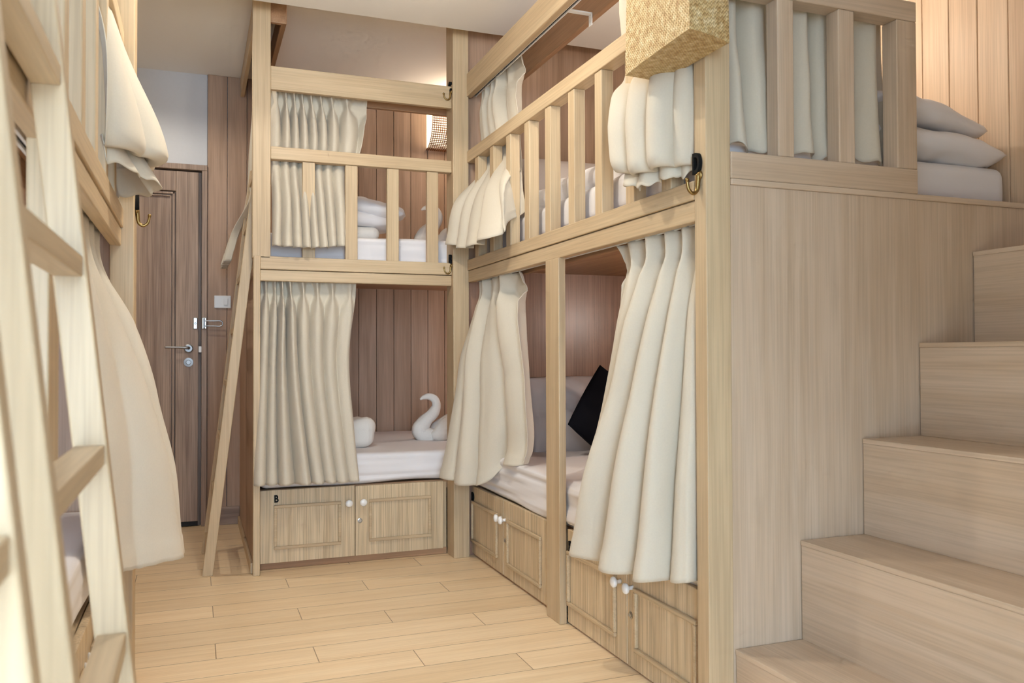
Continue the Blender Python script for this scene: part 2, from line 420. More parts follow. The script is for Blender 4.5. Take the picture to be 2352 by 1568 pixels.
bm = bmesh.new(); add_tube(bm, [(-.037, 5.223, 1.046), (-.037, 5.195, 1.046), (-.05, 5.185, 1.047), (-.10, 5.185, 1.049), (-.165, 5.187, 1.05)], [.009, .009, .008, .0065, .006], 12, 40)
link('door_handle', bm, 'satin_steel', d1, smooth=True)
bm = bmesh.new(); add_lathe(bm, [(.026, 0), (.026, .005), (.014, .006), (.014, .018), (.012, .02)], (-.037, 5.232, .962), (0, -1, 0)); link('thumb_lock', bm, 'satin_steel', d1)
bm = bmesh.new(); add_box(bm, -.012, .012, 5.224, 5.232, 1.157, 1.225, .006); add_tube(bm, [(0, 5.226, 1.19), (.0, 5.20, 1.19)], [.004, .004], 8); add_lathe(bm, [(.003, 0), (.006, .003), (.003, .006)], (0, 5.205, 1.19), (0, -1, 0), 10)
link('latch_plate', bm, 'steel', d1)
box('strike_plate', (.018, .034, 5.226, 5.234, 1.02, 1.056), 'white_plastic', d1, .001)
box('door_seal', (-.82, .016, 5.24, 5.268, .004, .03), 'rubber', d1, 0)

t = thing('door_guard', 'chrome swing-bar door guard fixed beside the door below the light switch', 'door latch', (.045, 5.215, 1.19))
bm = bmesh.new(); add_box(bm, .036, .062, 5.205, 5.215, 1.157, 1.225, .004); link('mount_plate', bm, 'steel', t)
bm = bmesh.new(); add_tube(bm, [(.05, 5.198, 1.205), (.10, 5.196, 1.205), (.14, 5.196, 1.205), (.15, 5.196, 1.19), (.14, 5.196, 1.175), (.10, 5.196, 1.175), (.05, 5.198, 1.175)], [.0035] * 7, 8, 50)
add_tube(bm, [(.048, 5.20, 1.16), (.048, 5.20, 1.22)], [.005, .005], 8); link('swing_bar', bm, 'steel', t, smooth=True)
t = thing('light_switch', 'white wall light switch plate on brown planks right of the door', 'light switch', (.151, 5.232, 1.32))
box('switch_plate', (.104, .198, 5.222, 5.232, 1.283, 1.357), 'white_plastic', t, .003)
box('rocker', (.157, .181, 5.217, 5.223, 1.30, 1.34), 'white_plastic', t, .002)

# ------------------------------------------------------------------ back bunk
bb = thing('bunk_bed', 'light wood bunk along the far wall beside the brown door', 'bunk bed', (.75, 4.6, 0))
Pb = lambda n, b, m, bev=.003: box(n, b, m, bb, bev)
Pb('post', (.242, .322, 3.955, 4.0, 1.447, 2.67), 'oak_z')
Pb('post', (.247, .277, 3.952, 4.0, 0, 1.457), 'oak_z')
Pb('end_panel', (.25, .275, 4.0, 5.23, 0, 1.44), 'plank_z')
Pb('kick_board', (.238, .25, 4.0, 5.2, 0, .05), 'oak_y')
Pb('side_rail', (.248, .275, 4.0, 5.23, 1.40, 1.456), 'oak_y')
bm = bmesh.new(); add_box(bm, .277, 1.19, 3.955, 3.995, 1.396, 1.456, .003); add_box(bm, .277, 1.19, 3.962, 3.995, 1.343, 1.394, .003); link('bottom_rail', bm, 'oak_x', bb)
Pb('guard_rail', (.322, 1.19, 3.957, 4.0, 1.906, 1.965), 'oak_x')
for x in (.466, .666, .867, 1.066): Pb('baluster', (x, x + .058, 3.966, 3.995, 1.455, 1.906), 'oak_z')
Pb('top_rail', (.322, 1.19, 3.957, 3.985, 2.228, 2.337), 'oak_x')
Pb('valance', (.322, 1.6, 4.085, 4.11, 2.228, 2.30), 'inner_x')
Pb('valance', (.277, 1.6, 4.085, 4.11, 1.36, 1.42), 'inner_x')
bm = bmesh.new(); add_box(bm, .25, .272, 3.99, 5.23, 2.555, 2.668, .003); link('side_beam', bm, 'oak_y', bb)
bm = bmesh.new(); add_box(bm, .372, .396, 4.0, 5.23, 2.55, 2.668, .003); add_box(bm, .322, .396, 3.985, 4.01, 2.55, 2.668, .003); link('side_beam', bm, 'inner_y', bb)
Pb('slat_base', (.277, 2.48, 4.0, 5.23, 1.42, 1.44), 'inner_x')
Pb('slat_base', (.277, 2.48, 4.06, 5.23, .33, .372), 'inner_x')

# ------------------------------------------------------------------ right bunk (with the corner post and the end panel by the stairs)
rb = thing('bunk_bed', 'long light wood bunk on the right between the corner post and the staircase', 'bunk bed', (1.9, 2.9, 0))
Pr = lambda n, b, m, bev=.003: box(n, b, m, rb, bev)
Pr('corner_post', (1.19, 1.271, 3.932, 4.05, 0, 2.668), 'oak_z')
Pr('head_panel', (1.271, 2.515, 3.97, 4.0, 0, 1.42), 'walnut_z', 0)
Pr('head_panel', (1.271, 2.515, 3.97, 4.0, 1.42, 2.668), 'plank_z', 0)
Pr('center_post', (1.263, 1.292, 2.826, 2.95, 0, 1.362), 'oak_z')
Pr('post', (1.265, 1.343, 1.87, 1.925, 0, 2.56), 'oak_z')
bm = bmesh.new(); add_box(bm, 1.262, 1.30, 1.925, 3.932, 1.419, 1.471, .003); add_box(bm, 1.268, 1.30, 1.925, 3.97, 1.361, 1.417, .003); link('bottom_rail', bm, 'oak_y', rb)
Pr('guard_rail', (1.262, 1.318, 1.925, 3.932, 1.955, 2.013), 'oak_y')
for k in range(9):
    y = 3.822 - .2155 * k; Pr('baluster', (1.267, 1.312, y - .052, y, 1.465, 1.955), 'oak_z')
Pr('top_rail', (1.262, 1.292, 1.925, 3.95, 2.287, 2.402), 'oak_y')
Pr('valance', (1.42, 1.445, 1.925, 3.97, 2.29, 2.40), 'inner_y')
Pr('valance', (1.37, 1.39, 1.925, 3.97, 1.36, 1.42), 'inner_y')
Pr('slat_base', (1.30, 2.515, 1.925, 3.97, 1.421, 1.46), 'inner_y')
Pr('slat_base', (1.36, 2.515, 1.925, 3.97, .30, .345), 'inner_y')
Pr('end_panel', (1.268, 2.52, 1.872, 1.895, 0, 1.455), 'pale_z', .001)
Pr('ledge', (1.343, 2.52, 1.866, 1.93, 1.455, 1.472), 'pale_x')
Pr('end_bottom_rail', (1.343, 2.003, 1.867, 1.925, 1.472, 1.545), 'pale_x')
Pr('end_guard_rail', (1.343, 2.003, 1.867, 1.925, 1.985, 2.045), 'pale_x')
for x0, x1 in ((1.501, 1.555), (1.713, 1.770)): Pr('end_baluster', (x0, x1, 1.87, 1.92, 1.545, 1.985), 'pale_z')
Pr('end_post', (1.927, 2.003, 1.868, 1.925, 1.545, 1.985), 'pale_z')

# ------------------------------------------------------------------ left bunk
lb = thing('bunk_bed', 'light wood bunk at the left edge behind two leaning ladders', 'bunk bed', (-.8, 1.7, 0))
Pl = lambda n, b, m, bev=.003: box(n, b, m, lb, bev)
Pl('post', (-.245, -.177, 2.80, 2.915, 0, 2.56), 'oak_z')
Pl('end_panel', (-1.48, -.245, 2.88, 2.905, 0, 2.56), 'plank_z', 0)
Pl('center_post', (-.245, -.212, 1.46, 1.56, 0, 1.34), 'oak_z')
bm = bmesh.new(); add_box(bm, -.245, -.207, .3, 2.80, 1.393, 1.452, .003); add_box(bm, -.245, -.213, .3, 2.80, 1.338, 1.391, .003); link('bottom_rail', bm, 'oak_y', lb)
Pl('guard_rail', (-.25, -.207, .3, 2.80, 1.945, 2.0), 'oak_y')
for y in (2.62, 2.38, 2.14, 1.90, 1.66, 1.42, 1.18, .94, .7): Pl('baluster', (-.243, -.212, y - .05, y, 1.452, 1.945), 'oak_z')
Pl('top_rail', (-.24, -.21, .3, 2.80, 2.29, 2.40), 'oak_y')
Pl('valance', (-.36, -.335, .3, 2.80, 1.35, 1.41), 'inner_y')
Pl('slat_base', (-1.48, -.245, .3, 2.88, 1.41, 1.44), 'inner_y')
Pl('slat_base', (-1.48, -.30, .3, 2.88, .34, .375), 'inner_y')
Pl('back_panel', (-1.5, -1.48, .3, 2.88, 0, 2.56), 'plank_z', 0)

# ------------------------------------------------------------------ storage cabinets
def frame_ring(bm, f, a0, a1, z0, z1, w, d):
    """raised molding; f maps (along, out, z) to world"""
    def bx(p0, p1, q0, q1):
        c0, c1 = f(p0, 0, q0), f(p1, d, q1)
        add_box(bm, min(c0[0], c1[0]), max(c0[0], c1[0]), min(c0[1], c1[1]), max(c0[1], c1[1]), q0, q1, .003)
    bx(a0, a1, z1 - w, z1); bx(a0, a1, z0, z0 + w); bx(a0, a0 + w, z0 + w, z1 - w); bx(a1 - w, a1, z0 + w, z1 - w)

def cabinet(label, f, outv, doors, zt, zb, body, kick, knobs, lock, mold, group):
    c0 = f(doors[0][0], 0, 0); c1 = f(doors[-1][1], 0, 0)
    t = thing('storage_cabinet', label, 'cabinet', ((c0[0] + c1[0]) / 2, (c0[1] + c1[1]) / 2, 0), group)
    box('carcass', body, 'oak_z', t); box('plinth', kick, 'inner_x', t)
    ds = []
    for k, (a, b) in enumerate(doors):
        p, q = f(a, 0, 0), f(b, -.018, 0)
        d = box('cabinet_door', (min(p[0], q[0]), max(p[0], q[0]), min(p[1], q[1]), max(p[1], q[1]), zb, zt[k]), 'cab_z', t, .002); ds.append(d)
        bm = bmesh.new(); frame_ring(bm, f, *mold[k], .014, .012); link('door_molding', bm, 'oak_x' if abs(outv[1]) > .5 else 'oak_y', d)
        bm = bmesh.new(); add_lathe(bm, [(.0085, 0), (.007, .004), (.0065, .013), (.009, .017), (.0165, .021), (.0178, .026), (.0165, .031), (.011, .0345), (.003, .036)], f(knobs[k][0], 0, knobs[k][1]), outv)
        link('knob', bm, 'porcelain', d, smooth=True)
    bm = bmesh.new(); p = f(lock[0], 0, lock[1]); add_lathe(bm, [(.0115, 0), (.0115, .002), (.008, .003), (.008, .005), (.003, .005), (.003, .0035)], p, outv); link('lock', bm, 'steel', ds[1])
    return t
fb = lambda a, o, z: (a, 4.03 - o, z)
cabinet('two-door wooden storage cabinet under the far bunk, white knobs and letter B', fb, (0, -1, 0), [(.282, .7215), (.7245, 1.165)], (.372, .368), .033,
        (.279, 1.187, 4.052, 4.30, .0, .362), (.283, 1.187, 4.048, 4.058, .001, .034), [(.69, .291), (.759, .291)], (.746, .201), [(.344, .655, .096, .302), (.789, 1.099, .098, .302)], 'storage cabinets under the lower beds')
fr_ = lambda a, o, z: (1.295 - o, a, z)
cabinet('two-door storage cabinet in the corner, between the corner post and the middle post', fr_, (-1, 0, 0), [(3.518, 4.0 - .03), (3.01, 3.514)], (.347, .347), .012,
        (1.318, 1.70, 2.955, 3.965, .0, .335), (1.305, 1.32, 2.955, 3.965, .0, .02), [(3.543, .263), (3.487, .263)], (3.487, .172), [(3.585, 3.956, .072, .276), (3.07, 3.455, .068, .272)], 'storage cabinets under the lower beds')
cabinet('two-door storage cabinet nearest the stairs, half covered by the hanging curtain', fr_, (-1, 0, 0), [(2.372, 2.87 - .045), (1.93, 2.368)], (.352, .352), .008,
        (1.318, 1.70, 1.93, 2.82, .0, .335), (1.305, 1.32, 1.93, 2.82, .0, .02), [(2.413, .262), (2.333, .262)], (2.345, .172), [(2.44, 2.815, .074, .276), (1.965, 2.312, .068, .268)], 'storage cabinets under the lower beds')
fl_ = lambda a, o, z: (-.235 + o, a, z)
cabinet('storage cabinet under the left bunk, glimpsed between the ladder stiles', fl_, (1, 0, 0), [(1.58, 2.17), (2.175, 2.785)], (.372, .372), .012,
        (-.70, -.258, 1.57, 2.79, .0, .365), (-.26, -.245, 1.57, 2.79, .0, .02), [(2.14, .29), (2.21, .29)], (2.205, .2), [(1.64, 2.10, .09, .30), (2.25, 2.72, .09, .30)], 'storage cabinets under the lower beds')

letter('B', 'black letter B on the far cabinet door', (.356, 4.03, .3315), '-y', .034, .006, .8)
letter('D', 'small black letter on the corner cabinet door by the corner post', (1.295, 3.945, .295), '-x', .042, .006, .8)
letter('E', 'small black letter on the cabinet door just right of the middle post', (1.295, 2.797, .294), '-x', .036, .006, .8)
letter('D', 'large black letter D on the post beside the stairs', (1.265, 1.902, 1.512), '-x', .057, .011, .6)
letter('C', 'black letter high on the corner post beside the top rail', (1.19, 3.965, 2.334), '-x', .054, .011, .7)
letter('B', 'black letter low on the corner post beside the mattress', (1.19, 3.965, 1.473), '-x', .052, .011, .7)
letter('A', 'black letter on the left bunk post in front of the door', (-.177, 2.85, 1.482), '+x', .05, .011, .7)
hook('brass coat hook on the post beside the stairs', (1.265, 1.897, 1.457), '-x', 1.25)
hook('dark brass coat hook high on the corner post', (1.19, 3.955, 2.29), '-x')
hook('dark brass coat hook low on the corner post below the mattress', (1.19, 3.955, 1.425), '-x')
hook('brass coat hook on the left bunk post in front of the door', (-.177, 2.85, 1.435), '+x', 1.15)

# ------------------------------------------------------------------ ladders
def ladder(label, xf, slope, y0, y1, zt, w, th, rz, group):
    """right edge of the stile: x = xf + slope*z ; leans in x, rungs run in y"""
    t = thing('ladder', label, 'ladder', (xf, (y0 + y1) / 2, 0), group); s = w
    X = lambda z: xf + slope * z
    for a, b in ((y0, y0 + th), (y1 - th, y1)):
        hexa('stile', [(X(0) - s, a, 0), (X(0), a, 0), (X(0), b, 0), (X(0) - s, b, 0), (X(zt) - s, a, zt), (X(zt), a, zt), (X(zt), b, zt), (X(zt) - s, b, zt)], 'oak_z', t, .003)
    for z in rz:
        a, b = y0 + th, y1 - th; e = .003
        hexa('rung', [(X(z) - s + e, a, z - .028), (X(z) - e, a, z - .028), (X(z) - e, b, z - .028), (X(z) - s + e, b, z - .028), (X(z) - s + e, a, z), (X(z) - e, a, z), (X(z) - e, b, z), (X(z) - s + e, b, z)], 'oak_y', t, .002)
    return t
rzs = [.108 + .257 * k for k in range(6)]
ladder('wooden ladder leaning on the far bunk beside the door', .077, .1185, 4.028, 4.522, 1.96, .046, .03, rzs + [1.65, 1.90], 'wooden bunk ladders')
ladder('blurred wooden ladder in the left foreground, the one nearer the door', -.018, -.1075, .798, 1.29, 1.62, .043, .03, rzs, 'wooden bunk ladders')
ladder('blurred wooden ladder cut by the left picture edge, nearest the viewer', -.02, -.1075, .19, .682, 1.62, .043, .03, rzs, 'wooden bunk ladders')

# ------------------------------------------------------------------ staircase
st = thing('staircase', 'pale wooden box staircase climbing to the right along the bunk end panel', 'stairs', (1.35, 1.4, 0))
xs = [1.348, 1.565, 1.786, 2.003, 2.224, 2.446]; zs = [.214, .485, .757, 1.031, 1.31]
for k in range(5):
    x1 = XW - .003
    z0 = 0 if k == 0 else zs[k - 1]
    sp = box('step', (xs[k], x1, .95, 1.868, z0 if k else 0, zs[k] - .014), 'pale_y', st, .001)
    box('tread', (xs[k] - .002, x1, .948, 1.869, zs[k] - .014, zs[k]), 'pale_y', sp, .002)

# ------------------------------------------------------------------ mattresses and bedding
def matt(label, b, **k):
    o = soft_box('mattress', b, .035, 'sheet', None, step=.04, origin=((b[0] + b[1]) / 2, (b[2] + b[3]) / 2, b[4]), **k); return tag(o, label, 'mattress')
matt('white mattress on the lower bed of the far bunk above letter B cabinet', (.285, 2.45, 4.035, 5.20, .375, .522), amp=.010, fr=(2.5, 2.5, 40), seed=3)
matt('white mattress on the upper bed of the far bunk behind the balusters', (.285, 2.45, 4.06, 5.20, 1.441, 1.583), amp=.010, fr=(2.5, 2.5, 40), seed=5)
matt('white mattress on the lower right bed behind the middle post', (1.30, 2.48, 1.94, 3.95, .345, .528), amp=.016, fr=(4, 2.2, 38), seed=9)
matt('white mattress on the upper right bed, its end showing above the stairs', (1.33, 2.508, 1.975, 3.95, 1.473, 1.612), amp=.004, fr=(4, 4, 18), seed=2)
matt('white mattress on the lower left bed between the ladder stiles', (-1.45, -.25, .4, 2.86, .376, .53), amp=.006, fr=(3, 3, 30), seed=4)

RX = lambda a: Matrix.Rotation(math.radians(a), 4, 'X'); RY = lambda a: Matrix.Rotation(math.radians(a), 4, 'Y'); RZ = lambda a: Matrix.Rotation(math.radians(a), 4, 'Z')
pillow('pillow', 'large grey-beige pillow standing in the corner of the lower right bed', 'pillow', (1.83, 3.80, .70), RZ(3) @ RX(72), .62, .40, .17, 'linen', 1)
pillow('pillow', 'second grey-beige pillow peeking out behind the black cushion, lower right bed', 'pillow', (2.12, 3.74, .69), RZ(-6) @ RX(66), .56, .38, .15, 'linen', 4)
pillow('cushion', 'black square cushion leaning on the lower right bed beside the curtain', 'cushion', (1.84, 3.50, .70), RZ(10) @ RX(74) @ RZ(-41), .38, .38, .13, 'black_cloth', 2, wr=.006)
pillow('pillow', 'grey-beige pillow standing at the head of the upper right bed', 'pillow', (1.80, 3.78, 1.80), RZ(4) @ RX(66), .60, .40, .16, 'linen', 6)
tag(soft_box('duvet', (1.35, 1.72, 2.05, 3.62, 1.60, 1.70), .04, 'sheet', None, step=.03, amp=.014, fr=(9, 9, 14), lump=.03, seed=8, origin=(1.53, 2.8, 1.61)), 'rumpled white duvet on the upper right bed behind the balusters', 'duvet')
pillow('pillow', 'white pillow on top of the stack above the stairs', 'pillow', (2.20, 2.16, 1.775), RZ(4) @ RX(3) @ RY(7), .55, .40, .10, 'sheet', 11, rnd=.11)
pillow('pillow', 'white pillow at the bottom of the stack above the stairs', 'pillow', (2.22, 2.16, 1.672), RZ(-3) @ RY(5), .60, .42, .12, 'sheet', 13, rnd=.09)
# far bunk bedding
tag(soft_box('folded_towel', (.50, .875, 4.28, 4.62, .522, .665), .05, 'towel', None, step=.02, amp=.012, fr=(8, 8, 12), lump=.02, seed=21, origin=(.69, 4.45, .522)), 'white folded towels half hidden behind the far lower curtain', 'towel')
pillow('pillow', 'white pillow on top of the pile on the far upper bed', 'pillow', (.84, 4.45, 1.79), RZ(-8) @ RY(9) @ RX(6), .46, .34, .10, 'sheet', 15, rnd=.10)
pillow('pillow', 'white pillow in the middle of the pile on the far upper bed', 'pillow', (.78, 4.45, 1.712), RZ(6) @ RY(4), .46, .34, .10, 'sheet', 17, rnd=.10)
tag(soft_box('rolled_towel', (.50, .90, 4.30, 4.55, 1.583, 1.672), .042, 'towel', None, step=.018, amp=.012, fr=(14, 10, 18), seed=23, origin=(.7, 4.42, 1.583)), 'white rolled towel under the pillows on the far upper bed', 'towel')

def swan(label, off, z0, k=1.0):
    ox, oy = off; t = thing('towel_swan', label, 'towel swan', (ox, oy, z0))
    P = lambda x, z, y=0: (ox + x * k, oy + y * k, z0 + z * k)
    bm = bmesh.new()
    add_tube(bm, [P(.09, .035), P(.03, .032), P(-.04, .05), P(-.052, .085), P(-.02, .135), P(.035, .185), P(.062, .235), P(.05, .285), P(.01, .307), P(-.03, .302), P(-.055, .288)],
             [.028, .04, .045, .044, .040, .033, .027, .023, .018, .012, .005], 14, 70, flat=(.95, 1), wob=.18, seed=3)
    link('neck', bm, 'towel', t, smooth=True)
    bm = bmesh.new(); add_tube(bm, [P(.02, .03, -.04), P(.08, .05, -.05), P(.15, .10, -.03), P(.20, .11, 0)], [.02, .05, .055, .02], 14, 40, wob=.3, seed=7)
    add_tube(bm, [P(.02, .03, .06), P(.09, .06, .06), P(.17, .12, .03), P(.22, .13, 0)], [.02, .05, .05, .02], 14, 40, wob=.3, seed=9)
    link('wing', bm, 'towel', t, smooth=True)
swan('white towel swan on the far lower bed beside the corner post', (1.225, 4.55), .52, .80)
swan('white towel swan on the far upper bed behind the balusters', (1.235, 4.55), 1.582, .82)

# ------------------------------------------------------------------ curtains, tracks
HEAD = [(0, .05, 1.3), (.05, .05, 4), (.08, .055, 14), (.095, .062, 4), (.13, .075, 1.2), (.22, .075, .85)]
curtain('beige curtain on the far lower bed, above the letter B cabinet',
        [(0, [(.283, 4.02, 1.365), (.50, 4.02, 1.365), (.728, 4.02, 1.365)]), (.09, [(.283, 4.015, 1.28), (.725, 4.018, 1.28)]), (.4, [(.272, 3.98, .98), (.69, 3.985, .98)]),
         (.75, [(.258, 3.95, .64), (.705, 3.955, .64)]), (1, [(.25, 3.93, .412), (.48, 3.925, .41), (.722, 3.935, .405)])],
        [.05, .14, .21, .28, .42, .57, .73, .93], (0, -1, 0), HEAD + [(.5, .05, 1.1), (1, .055, .75)], pl2=[.05, .16, .29, .48, .60, .72, .85, .97], pa=[.7, .7, 1.4, 1.5, .7, .7, .6, .3], seed=1)
curtain('beige curtain on the far upper bed, caught over its guard balusters',
        [(0, [(.33, 4.035, 2.26), (.783, 4.035, 2.26)]), (.1, [(.33, 4.035, 2.18), (.783, 4.035, 2.18)]), (.38, [(.33, 4.03, 1.985), (.755, 4.03, 1.985)]), (.5, [(.33, 4.022, 1.90), (.70, 4.025, 1.90)]),
         (.72, [(.332, 3.972, 1.72), (.47, 3.985, 1.72), (.682, 3.98, 1.72)]), (1, [(.328, 3.935, 1.502), (.48, 3.925, 1.495), (.662, 3.94, 1.515)])],
        [.05, .14, .22, .30, .39, .49, .60, .76], (0, -1, 0), HEAD + [(.42, .036, 1.2), (.52, .03, 1.2), (.75, .05, .9), (1, .05, .7)], pl2=[.06, .20, .34, .46, .58, .70, .82, .95], pa=[.8, 1, 1, 1, 1, .9, 1, .9], seed=2)
curtain('beige curtain on the ladder side of the far bunk',
        [(0, [(.322, 4.06, 2.62), (.322, 4.98, 2.62)]), (.4, [(.31, 4.08, 2.15), (.31, 5.02, 2.15)]), (.7, [(.285, 4.3, 1.8), (.27, 5.05, 1.8)]), (.85, [(.215, 4.58, 1.66), (.2, 5.06, 1.66)]), (1, [(.175, 4.62, 1.50), (.15, 4.85, 1.485), (.17, 5.06, 1.5)])],
        [.08, .2, .32, .45, .58, .7, .82, .94], (-1, 0, 0), [(0, .03, 3), (.1, .03, 6), (.3, .04, 1.5), (1, .035, 1)], seed=3)
curtain('beige curtain hanging over the upper right rail beside the corner post',
        [(0, [(1.345, 3.90, 2.33), (1.345, 3.66, 2.33), (1.34, 3.375, 2.33)]), (.11, [(1.345, 3.90, 2.22), (1.34, 3.375, 2.22)]), (.36, [(1.345, 3.91, 2.02), (1.342, 3.64, 2.02), (1.34, 3.375, 2.02)]),
         (.5, [(1.33, 3.90, 1.90), (1.33, 3.62, 1.90), (1.325, 3.42, 1.9), (1.345, 3.37, 1.9)]),
         (.75, [(1.20, 3.90, 1.74), (1.235, 3.70, 1.72), (1.235, 3.46, 1.72), (1.24, 3.33, 1.73), (1.34, 3.36, 1.73)]),
         (1, [(1.165, 3.91, 1.545), (1.185, 3.72, 1.50), (1.185, 3.48, 1.49), (1.20, 3.29, 1.505), (1.33, 3.34, 1.62)])],
        [.05, .19, .34, .50, .68], (-1, 0, 0), HEAD + [(.45, .03, 1.2), (.7, .05, .9), (1, .06, .7)], pl2=[.03, .22, .40, .66, .95], pa=[.7, 1, .9, 1.1, .3], seed=4)
curtain('beige curtain bunched over the upper right rail below the basket',
        [(0, [(1.345, 2.5, 2.33), (1.345, 1.96, 2.33)]), (.1, [(1.345, 2.5, 2.23), (1.345, 1.96, 2.23)]), (.33, [(1.345, 2.47, 2.02), (1.345, 1.96, 2.02)]), (.42, [(1.335, 2.44, 1.91), (1.335, 1.96, 1.91)]),
         (.58, [(1.24, 2.34, 1.80), (1.23, 2.12, 1.80), (1.25, 1.985, 1.8), (1.31, 1.955, 1.80)]), (.82, [(1.205, 2.265, 1.605), (1.195, 2.14, 1.56), (1.21, 2.0, 1.55), (1.285, 1.95, 1.54)]),
         (.87, [(1.225, 2.26, 1.565), (1.212, 2.14, 1.525), (1.225, 2.01, 1.52), (1.29, 1.955, 1.52)]), (.92, [(1.245, 2.25, 1.585), (1.238, 2.15, 1.545), (1.245, 2.02, 1.54), (1.295, 1.955, 1.54)]),
         (1, [(1.23, 2.24, 1.525), (1.218, 2.14, 1.487), (1.235, 2.03, 1.49), (1.295, 1.955, 1.50)])],
        [.08, .36, .62, .90], (-1, 0, 0), [(0, .03, 3), (.1, .032, 7), (.2, .04, 2), (.4, .03, 1.2), (.7, .055, .75), (.85, .05, .75), (1, .035, .8)], pl2=[.16, .50, .74, .95], pa=[1, 1, .8, .4], seed=5, hem=0, wav=.02, drift=.02)
curtain('beige curtain on the lower right bed beside the corner post, half resting on the mattress',
        [(0, [(1.33, 3.91, 1.365), (1.33, 3.62, 1.365), (1.33, 3.36, 1.365)]), (.1, [(1.325, 3.90, 1.265), (1.325, 3.33, 1.265)]), (.4, [(1.235, 3.90, .99), (1.25, 3.72, .99), (1.305, 3.56, .99), (1.33, 3.27, .99)]),
         (.75, [(1.165, 3.90, .65), (1.20, 3.75, .65), (1.275, 3.62, .68), (1.33, 3.50, .70), (1.34, 3.245, .71)]),
         (.9, [(1.14, 3.905, .50), (1.175, 3.75, .49), (1.255, 3.63, .50), (1.33, 3.54, .575), (1.34, 3.25, .60)]),
         (1, [(1.125, 3.91, .412), (1.16, 3.76, .40), (1.23, 3.64, .40), (1.305, 3.55, .49), (1.325, 3.25, .538)])],
        [.04, .20, .38, .68], (-1, 0, 0), HEAD + [(.5, .055, .9), (.8, .06, .75), (1, .055, .75)], pl2=[.06, .27, .42, .76], pa=[.6, 1.1, .5, 1.3], seed=6)
curtain('long beige curtain on the lower right bed beside the stairs',
        [(0, [(1.33, 2.485, 1.365), (1.33, 1.945, 1.365)]), (.1, [(1.325, 2.44, 1.265), (1.325, 1.945, 1.265)]), (.28, [(1.30, 2.42, 1.09), (1.275, 2.2, 1.09), (1.30, 1.945, 1.09)]), (.52, [(1.28, 2.44, .86), (1.235, 2.24, .85), (1.24, 2.06, .85), (1.295, 1.945, .85)]),
         (.75, [(1.25, 2.47, .63), (1.205, 2.32, .62), (1.205, 2.10, .62), (1.285, 1.945, .63)]), (1, [(1.235, 2.515, .395), (1.195, 2.40, .362), (1.185, 2.17, .365), (1.215, 2.02, .372), (1.275, 1.94, .385)])],
        [.21, .46, .65, .81, .95], (-1, 0, 0), HEAD + [(.5, .085, 1.1), (.75, .10, .9), (1, .11, .8)], pl2=[.0, .20, .55, .79, .95], pa=[.6, 1.15, .95, .8, .4], seed=7, drift=.02)
curtain('cream curtain on the lower left bed, swinging out in front of the door',
        [(0, [(-.275, 2.02, 1.36), (-.275, 2.76, 1.36)]), (.1, [(-.272, 2.04, 1.26), (-.272, 2.75, 1.26)]), (.3, [(-.25, 2.15, 1.08), (-.20, 2.42, 1.08), (-.165, 2.60, 1.08), (-.235, 2.75, 1.08)]),
         (.6, [(-.245, 2.2, .80), (-.17, 2.38, .80), (-.09, 2.58, .80), (-.13, 2.70, .80), (-.24, 2.76, .80)]),
         (1, [(-.24, 2.22, .46), (-.175, 2.36, .445), (-.10, 2.50, .43), (-.035, 2.61, .415), (-.07, 2.72, .42), (-.22, 2.77, .42)])],
        [.2, .45, .62, .82], (1, 0, 0), [(0, .03, 2.5), (.09, .04, 7), (.16, .035, 1.6), (.3, .018, 1), (1, .016, .8)], pl2=[.1, .5, .8, .95], seed=8)
curtain('cream curtain bunched over the upper left rail, in front of the white wall',
        [(0, [(-.285, 2.25, 2.32), (-.285, 2.76, 2.32)]), (.3, [(-.275, 2.28, 2.06), (-.275, 2.76, 2.06)]), (.42, [(-.25, 2.3, 1.94), (-.235, 2.5, 1.94), (-.25, 2.74, 1.94)]), (.6, [(-.225, 2.3, 1.80), (-.185, 2.48, 1.79), (-.19, 2.64, 1.79), (-.24, 2.76, 1.79)]),
         (.8, [(-.222, 2.28, 1.575), (-.135, 2.40, 1.565), (-.10, 2.52, 1.56), (-.14, 2.68, 1.56), (-.24, 2.78, 1.56)]), (.85, [(-.225, 2.30, 1.53), (-.15, 2.41, 1.535), (-.13, 2.52, 1.54), (-.16, 2.66, 1.54), (-.24, 2.77, 1.54)]),
         (.9, [(-.23, 2.31, 1.56), (-.19, 2.42, 1.56), (-.165, 2.52, 1.57), (-.19, 2.66, 1.56), (-.24, 2.77, 1.56)]), (1, [(-.225, 2.32, 1.495), (-.15, 2.42, 1.485), (-.105, 2.54, 1.475), (-.14, 2.67, 1.475), (-.235, 2.77, 1.48)])],
        [.15, .45, .8], (1, 0, 0), [(0, .03, 3), (.1, .03, 6), (.3, .03, 1.3), (.7, .03, .8), (1, .02, .8)], seed=9, hem=0, wav=.012)
curtain('grey-beige curtain gathered behind the railing above the stairs',
        [(0, [(1.37, 2.0, 2.34), (1.70, 1.99, 2.34), (2.0, 1.99, 2.34)]), (.5, [(1.375, 2.0, 1.95), (1.70, 1.99, 1.95), (2.0, 1.985, 1.95)]), (.8, [(1.38, 1.985, 1.74), (1.70, 1.98, 1.74), (1.995, 1.98, 1.74)]), (1, [(1.39, 1.953, 1.575), (1.70, 1.95, 1.578), (1.985, 1.95, 1.572)])],
        [.06, .21, .45, .60, .86], (0, -1, 0), [(0, .06, 1.3), (.4, .075, 1), (.8, .07, .9), (1, .045, .8)], pa=[1, .8, 1.1, .7, 1.2], seed=10, hem=0, lat=-.5, wav=.03, drift=.03)

